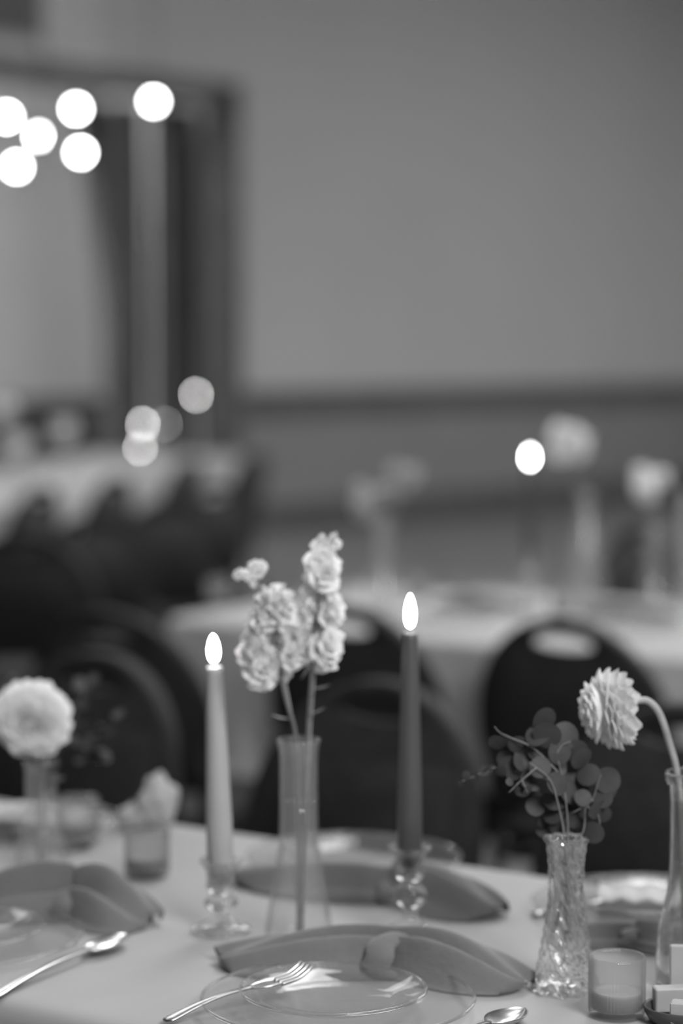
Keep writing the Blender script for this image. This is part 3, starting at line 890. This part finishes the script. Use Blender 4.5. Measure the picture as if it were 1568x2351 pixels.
# ------------------------------------------------------------------ plates
def plate(c, R, label, m=GLASSP, bowl=.62, h=.010, name='glass_plate', th=.0035):
    t = thing(name, label, 'plate', c)
    o = [(0, 0.0), (R * bowl * .9, 0), (R * bowl, .002), (R * (bowl + .08), h * .55), (R * .97, h), (R * .995, h + .0008), (R, h + .0022), (R * .99, h + th)]
    i = [(R * .96, h + th * .9), (R * (bowl + .07), h * .55 + th * .9), (R * (bowl - .02), .002 + th), (R * bowl * .8, th + .0004), (0, th + .0004)]
    MB().lathe(o + i, 96).build('dish', m, t)
    MB().lathe([(R * .993 + .0014 * cos(a), h + .0028 + .0014 * sin(a)) for a in [2 * pi * q / 8 for q in range(8)]], 96, closed=True).build('rim', GLASS, t)
    return t
pA = pt(776, 2322, TZ)
plA = plate(pA, .116, 'large clear glass plate at the bottom centre, under the smaller one')
pl2 = plate(pA + Vector((-.004, 0, .0075)), .079, 'smaller clear glass plate stacked on the large one at the bottom centre', bowl=.66)
pB = pt(-95, 2175, TZ)
copy_tree(plA, pB, 0, 'large clear glass plate at the left edge, above the long spoon')
copy_tree(pl2, pB + Vector((0, 0, .0075)), 0, 'smaller clear glass plate stacked on the large one at the left edge')
pC = pt(812, 1990, TZ)
copy_tree(plA, pC, 0, 'large clear glass plate on the far side of the nearest table, between the two candles')
copy_tree(pl2, pC + Vector((0, 0, .0075)), 0, 'smaller clear glass plate stacked on the large one between the two candles')
pD = pt(1490, 2098, TZ)
copy_tree(plA, pD, 0, 'large clear glass plate behind the crystal vase, at the right edge of the nearest table')
copy_tree(pl2, pD + Vector((0, 0, .0075)), 0, 'smaller clear glass plate stacked on the large one behind the crystal vase')
pE = pt(60, 1912, TZ)
copy_tree(plA, pE, 0, 'clear glass plate in the far left corner of the nearest table, behind the left vase')

def T(px, py, dz=0): return pt(px, py, TZ + dz)
# on the near plate's far rim: tails reach left and right
napkin(T(905, 2238, .0), ANG * .62, [(.165, .095, .026, -.018, .006), (.130, .075, .026, -.004, .012)], 'grey knotted cloth napkin in front of the tall bud vase, behind the near plate', .027, seed=2)
napkin(T(905, 2072), ANG * .75, [(.20, .07, .022, .01, .006), (.125, .085, .028, -.01, .008)], 'grey knotted napkin on the far side, spreading behind both candlesticks', .017, seed=5)
napkin(T(172, 2108), ANG * .5, [(.13, .09, .032, 0, .01), (.09, .10, .030, -.002, .016)], 'dark grey napkin at the left with its broad tail pointing to the pale candle', .022, seed=7)
napkin(T(60, 1935), ANG * .6, [(.09, .05, .014, 0, .004), (.085, .05, .012, -.004, .006)], 'grey napkin in the far left corner behind the left vase', .016, seed=9)
napkin(T(1460, 2178), ANG * .7, [(.088, .045, .013, .004, .003), (.12, .05, .016, 0, .005)], 'dark grey napkin behind the crystal vase and ribbed tumbler', .015, seed=11)

# ------------------------------------------------------------------ cutlery
def bowlshape(L, Wd, depth, m, M, th=.0012):
    ns, nt = 14, 12; vs = []; fs = []
    for side in (0, 1):
        for i in range(ns + 1):
            s = i / ns
            wd = Wd * (sin(pi * min(1, max(0, s))) ** .62 if 0 < s < 1 else 0) * (1.08 - .16 * s)
            for j in range(nt + 1):
                q = j / nt * 2 - 1
                z = -depth * (1 - q * q) * sin(pi * s) ** .7 if 0 < s < 1 else 0
                vs.append((L * s, q * wd / 2, z - side * th))
    n1 = (ns + 1) * (nt + 1)
    for i in range(ns):
        for j in range(nt):
            a = i * (nt + 1) + j
            fs.append((a, a + nt + 1, a + nt + 2, a + 1)); fs.append((n1 + a, n1 + a + 1, n1 + a + nt + 2, n1 + a + nt + 1))
    for i in range(ns):
        for j in (0, nt):
            a = i * (nt + 1) + j; f = (a, n1 + a, n1 + a + nt + 1, a + nt + 1)
            fs.append(f)
    m.add(vs, fs, M)
def handle(m, L, w0, w1, arch, M, th=.0022):
    ns = 20; vs = []; fs = []
    for i in range(ns + 1):
        s = i / ns
        wd = w0 + (w1 - w0) * s ** 1.3
        if s > .93: wd *= (1 - ((s - .93) / .07) ** 2 * .6)
        zc = arch * sin(pi * min(1, s * 1.1)) 
        for (y, z) in ((-1, 0), (-.6, 1), (.6, 1), (1, 0), (.6, -1), (-.6, -1)):
            vs.append((-L * s, y * wd / 2, zc + z * th / 2))
    for i in range(ns):
        for k in range(6):
            j = (k + 1) % 6; fs.append((i*6+k, (i+1)*6+k, (i+1)*6+j, i*6+j))
    fs.append(tuple(range(6))); fs.append(tuple(ns*6 + k for k in range(6))[::-1])
    m.add(vs, fs, M)
def spoon(neck, tip, label, hl=.125, bw=.036):
    d = tip - neck; L = d.length
    t = thing('spoon', label, 'spoon', neck, atan2(d.y, d.x))
    z = .0095
    m = MB(); bowlshape(L, bw, .0078, m, Matrix.Translation((0, 0, z))); m.build('bowl', STEEL, t)
    m = MB(); handle(m, hl, .006, .015, .004, Matrix.Translation((.003, 0, z - .001)) @ Matrix.Rotation(-.055, 4, 'Y')); m.build('handle', STEEL, t)
    return t
spoon(T(200, 2203), T(292, 2166), 'silver spoon lying on the cloth between the left plate and the grey napkin', .15, .030)
spoon(T(1120, 2372), T(1205, 2338), 'silver spoon just entering the bottom edge, right of the near plate', .12, .030)
def fork(pn, pt_, label, hl=.11, hz=.0):
    d = pt_ - pn; L = d.length
    t = thing('fork', label, 'fork')
    M = Matrix.Translation(pn) @ d.to_track_quat('X', 'Z').to_matrix().to_4x4()
    t.matrix_world = M
    w_ = .021
    m = MB()
    # palm
    vs = []; fs = []; ns = 8
    for side in (0, 1):
        for i in range(ns + 1):
            s = i / ns; wd = .006 + (w_ - .006) * sin(pi / 2 * min(1, s * 1.5))
            for j in range(5):
                q = j / 4 * 2 - 1; vs.append((L * .45 * s, q * wd / 2, -.004 * s * (1 - .5 * q * q) - side * .0013))
    n1 = (ns + 1) * 5
    for i in range(ns):
        for j in range(4):
            a = i * 5 + j; fs.append((a, a + 5, a + 6, a + 1)); fs.append((n1 + a, n1 + a + 1, n1 + a + 6, n1 + a + 5))
        for j in (0, 4):
            a = i * 5 + j; fs.append((a, n1 + a, n1 + a + 5, a + 5))
    m.add(vs, fs); m.build('palm', STEEL, t)
    for k_ in range(4):
        y = (k_ - 1.5) * w_ / 3.4
        MB().tube(smooth_path([(L * .43, y, -.004), (L * .7, y, -.0045), (L, y, .001)], 5), [.0016] * 10 + [.0008], 6).build('tine', STEEL, t)
    m = MB(); handle(m, hl, .006, .017, .003, Matrix.Translation((.002, 0, -.0005))); m.build('handle', STEEL, t)
    return t
h0 = pt(372, 2344, TZ + .004); fb = pt(706, 2216, TZ + .030)
fork(h0 + (fb - h0) * .60, fb, 'silver fork resting across the rim of the near plate, tines up', (fb - h0).length * .60)
kf = thing('table_knife', 'silver knife lying on the cloth behind the ribbed tumbler, pointing at the crystal vase', 'knife', T(1225, 2100, .002), 0)
dk = T(1290, 2085) - T(1225, 2100); kf.rotation_euler = (0, 0, atan2(dk.y, dk.x))
m = MB(); handle(m, .07, .012, .016, .0, Matrix.Translation((.07, 0, .0006)), .004); m.build('handle', STEEL, kf)
MB().box(.066, .13, -.008, .008, -.0008, .0008, bev=.0004).build('blade', STEEL, kf)

# folded white paper on the right far plate
fp = thing('folded_paper', 'folded white paper lying across the right rear plates', 'paper', pD + Vector((-.0, .0, .0135)), ANG * .3)
vs = []; fs = []
for i in range(25):
    s = i / 24
    for j, y in enumerate((-.034, .034)):
        vs.append((-.05 + .1 * s, y + .004 * sin(3 * s), .002 + .0045 * abs(((s * 4) % 1) - .5) * 2 + .003))
for i in range(24): fs.append((2*i, 2*i+2, 2*i+3, 2*i+1))
o = MB().add(vs, fs).build('sheet', PAPER, fp); md = o.modifiers.new('t', 'SOLIDIFY'); md.thickness = .0008

# ------------------------------------------------------------------ dish with pale blocks
db = pt(1592, 2345, TZ)
dish = thing('stoneware_dish', 'dark oval dish holding the pale blocks, bottom right corner', 'dish', db)
MB().lathe([(0, 0), (.032, 0), (.037, .002), (.0405, .008), (.042, .013), (.0412, .0142), (.039, .013), (.0365, .007), (.032, .0042), (0, .004)], 64, Matrix.Diagonal((1, .8, 1, 1))).build('body', DISH, dish)
def block(px, py, z, sx, sy, sz, rz, label, rx=0):
    p = pt(px, py, TZ + z)
    t = thing('butter_block', label, 'butter', p)
    t.rotation_euler = (rx, 0, rz)
    MB().box(-sx/2, sx/2, -sy/2, sy/2, 0, sz, bev=.0012).build('block', BUTTER, t, False)
    return t
block(1541, 2320, .0052, .030, .014, .0205, .12, 'pale rectangular block at the back left of the dark dish')
block(1573, 2350, .0052, .024, .013, .0185, -.3, 'pale block in the dark dish, nearest the camera')
block(1570, 2300, .0072, .024, .007, .048, -.1, 'tall pale slab leaning at the back of the dark dish', -.12)

# ------------------------------------------------------------------ settings of the middle table
R2 = lambda px, py: pt(px, py, TZ)
gvA = vase(R2(880, 1395), [(r * 1.1, z * 1.05) for r, z in bud_prof], .003, 'clear vase on the middle table with pale flowers, left of its lit candle')
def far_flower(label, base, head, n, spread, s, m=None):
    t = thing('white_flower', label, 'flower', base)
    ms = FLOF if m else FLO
    h = head - base
    MB().tube(smooth_path([(0, 0, 0), (h.x * .2, h.y * .2, h.z * .5), tuple(h)]), .0022, 6).build('stem', STEMP, t)
    rnd = random.Random(n)
    for i in range(n):
        o = Vector((rnd.uniform(-1, 1), rnd.uniform(-1, 1), rnd.uniform(-1, 1))) * spread
        o.z *= 1.1
        put(ms[i % 3], 'bloom', t, h + o, (o.x, -.6, o.z + .1), s, i)
    return t
b = R2(880, 1395) + Vector((0, 0, .01)); yb = b.y
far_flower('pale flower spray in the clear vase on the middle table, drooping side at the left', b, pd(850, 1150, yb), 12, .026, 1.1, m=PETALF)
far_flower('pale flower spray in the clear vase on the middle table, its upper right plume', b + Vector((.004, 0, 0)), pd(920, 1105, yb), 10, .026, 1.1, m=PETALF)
# lit taper on the middle table
b = R2(1215, 1395)
z0 = pd(1200, 1300, b.y).z; z1 = pd(1200, 1068, b.y).z
candlestick(b, z0 - TZ + .019, 'clear glass candlestick on the middle table')
taper((b.x, b.y, z0 + .001), .011, .0075, z1 - z0, WAXD, 'lit dark taper candle on the middle table, its flame glowing as a bright disc', 0, .0055, .028, FLAME)
# cone vase with pale bloom
cb_ = R2(1345, 1385)
hh = pd(1340, 1130, cb_.y).z - TZ
vase(cb_, [(.045, 0), (.047, .004), (.040, hh * .3), (.030, hh * .55), (.019, hh * .8), (.015, hh * .93), (.018, hh)], .003, 'clear cone-shaped vase on the middle table, right of its lit candle', 'cone_vase', water=hh * .35)
far_flower('pale round bloom standing high in the cone vase on the middle table', cb_ + Vector((0, 0, .01)), pd(1305, 1015, cb_.y), 14, .026, 1.5)
b = R2(1500, 1400)
vase(b, [(r * 1.05, z * .95) for r, z in bud_prof], .003, 'clear vase on the middle table at the right, holding a single pale bloom')
far_flower('single pale oval bloom in front of the far black chair at the right', b + Vector((0, 0, .01)), pd(1495, 1112, b.y), 12, .022, 1.3)
b = R2(1572, 1400)
z0 = pd(1572, 1330, b.y).z
candlestick(b, z0 - TZ + .019, 'clear glass candlestick at the right edge of the middle table')
tq = taper((b.x, b.y, z0 + .001), .013, .010, pd(1572, 1130, b.y).z - z0, WAXP, 'pale taper candle at the right edge of the middle table', 0, .0001, .0001)
for px, py, lab in ((700, 1372, 'glass plate on the middle table, behind the stock flowers'), (1010, 1430, 'glass plate on the middle table, behind the tall dark candle'), (1440, 1448, 'glass plate on the middle table, behind the arched chair with the hand hole'),
                    (860, 1340, 'glass plate on the far side of the middle table at its left'), (1150, 1352, 'glass plate on the far side of the middle table, behind its lit candle')):
    copy_tree(plA, R2(px, py), 0, lab)
for px, py, lab in ((640, 1362, 'pale napkin on the middle table near its left end'), (1100, 1400, 'grey napkin on the middle table in front of its lit candle'), (990, 1352, 'grey napkin on the far side of the middle table'), (1440, 1420, 'grey napkin on the middle table at the right')):
    napkin(R2(px, py), ANG, [(.12, .06, .018, 0, .006), (.12, .06, .018, 0, .006)], lab, .018, seed=px)
for px, py, lab in ((500, 1385, 'small tumbler at the left end of the middle table'), (960, 1375, 'small tumbler on the middle table, right of its flower vase'), (1290, 1410, 'small tumbler on the middle table, left of the cone vase')):
    copy_tree(vt, R2(px, py), 0, lab)

# ------------------------------------------------------------------ things on the farthest table
def far_taper(px, py, Y, m, lab):
    f = pd(px, py, Y); h = f.z - TZ
    if h < .09:
        o = thing('votive_candle', lab, 'candle', (f.x, f.y, TZ))
        MB().lathe([(0, 0), (.022, 0), (.024, .003), (.025, .05), (.023, .05), (.021, .004), (0, .003)], 20).build('glass', GLASST, o)
        MB().lathe([(0, .0045), (.019, .0045), (.0195, .02), (0, .02)], 20).build('wax', WAXW, o)
        flame_mesh(.0055, .024, 'flame', m, o, .022)
        o.location.z = TZ
        return o
    c = (f.x, f.y, TZ)
    candlestick(Vector(c), .06 + .019, 'far glass candlestick under the ' + lab.split(', ')[-1])
    return taper((f.x, f.y, TZ + .061), .011, .008, h - .061 - .018, WAXP, lab, 0, .0055, .024, m)
far_taper(450, 905, 11.3, FLAME_T, 'lit taper candle on the farthest table, glowing highest of the rings at the left')
far_taper(328, 972, 11.0, FLAME_T, 'lit taper candle on the farthest table, middle glowing ring at the left')
far_taper(378, 972, 11.9, FLAME_D, 'dim candle flame on the farthest table, right behind the middle glowing ring')
far_taper(322, 1028, 10.8, FLAME_T, 'low votive flame on the farthest table, lowest glowing ring at the left')
for px, py, Y, lab in ((45, 1020, 9.2, 'pale flower bunch on the farthest table at the very left edge'), (150, 985, 10.2, 'pale flower bunch on the farthest table, second from the left edge'), (10, 940, 9.6, 'pale flower bunch standing highest at the left edge of the farthest table')):
    h = pd(px, py, Y)
    bz = Vector((h.x, h.y, TZ))
    vase(bz, [(r * 1.1, z * .8) for r, z in bud_prof], .003, lab.replace('pale flower bunch', 'clear vase under pale flowers').replace('standing highest', 'highest'))
    far_flower(lab, bz + Vector((0, 0, .01)), h, 9, .035, 1.6)
# crumpled paper napkin at the far edge of the near table
c = T(338, 1902)
cn = thing('paper_napkin', 'crumpled pale paper napkin at the far edge of the nearest table, behind the ribbed tumbler', 'napkin', c)
def crumple(cx, rx, ry, rz_, seed):
    vs = []; fs = []; n, q = 28, 14
    rnd = random.Random(seed); p = [rnd.uniform(0, 6) for _ in range(4)]
    for j in range(q + 1):
        th = pi * j / q
        for i in range(n):
            a = 2 * pi * i / n
            k = 1 + .14 * sin(3 * a + p[0] + 2 * th) + .10 * sin(5 * a + p[1] - 3 * th) + .08 * sin(7 * th + p[2] + a)
            z = rz_ + rz_ * cos(th) * k
            vs.append((cx + rx * k * sin(th) * cos(a), ry * k * sin(th) * sin(a), max(z, .0005)))
    for j in range(q):
        for i in range(n):
            fs.append((j*n+i, (j+1)*n+i, (j+1)*n+(i+1) % n, j*n+(i+1) % n))
    return MB().add(vs, fs)
crumple(-.016, .017, .02, .014, 1).build('fold', PAPER, cn)
crumple(.012, .022, .02, .030, 2).build('fold', PAPER, cn)
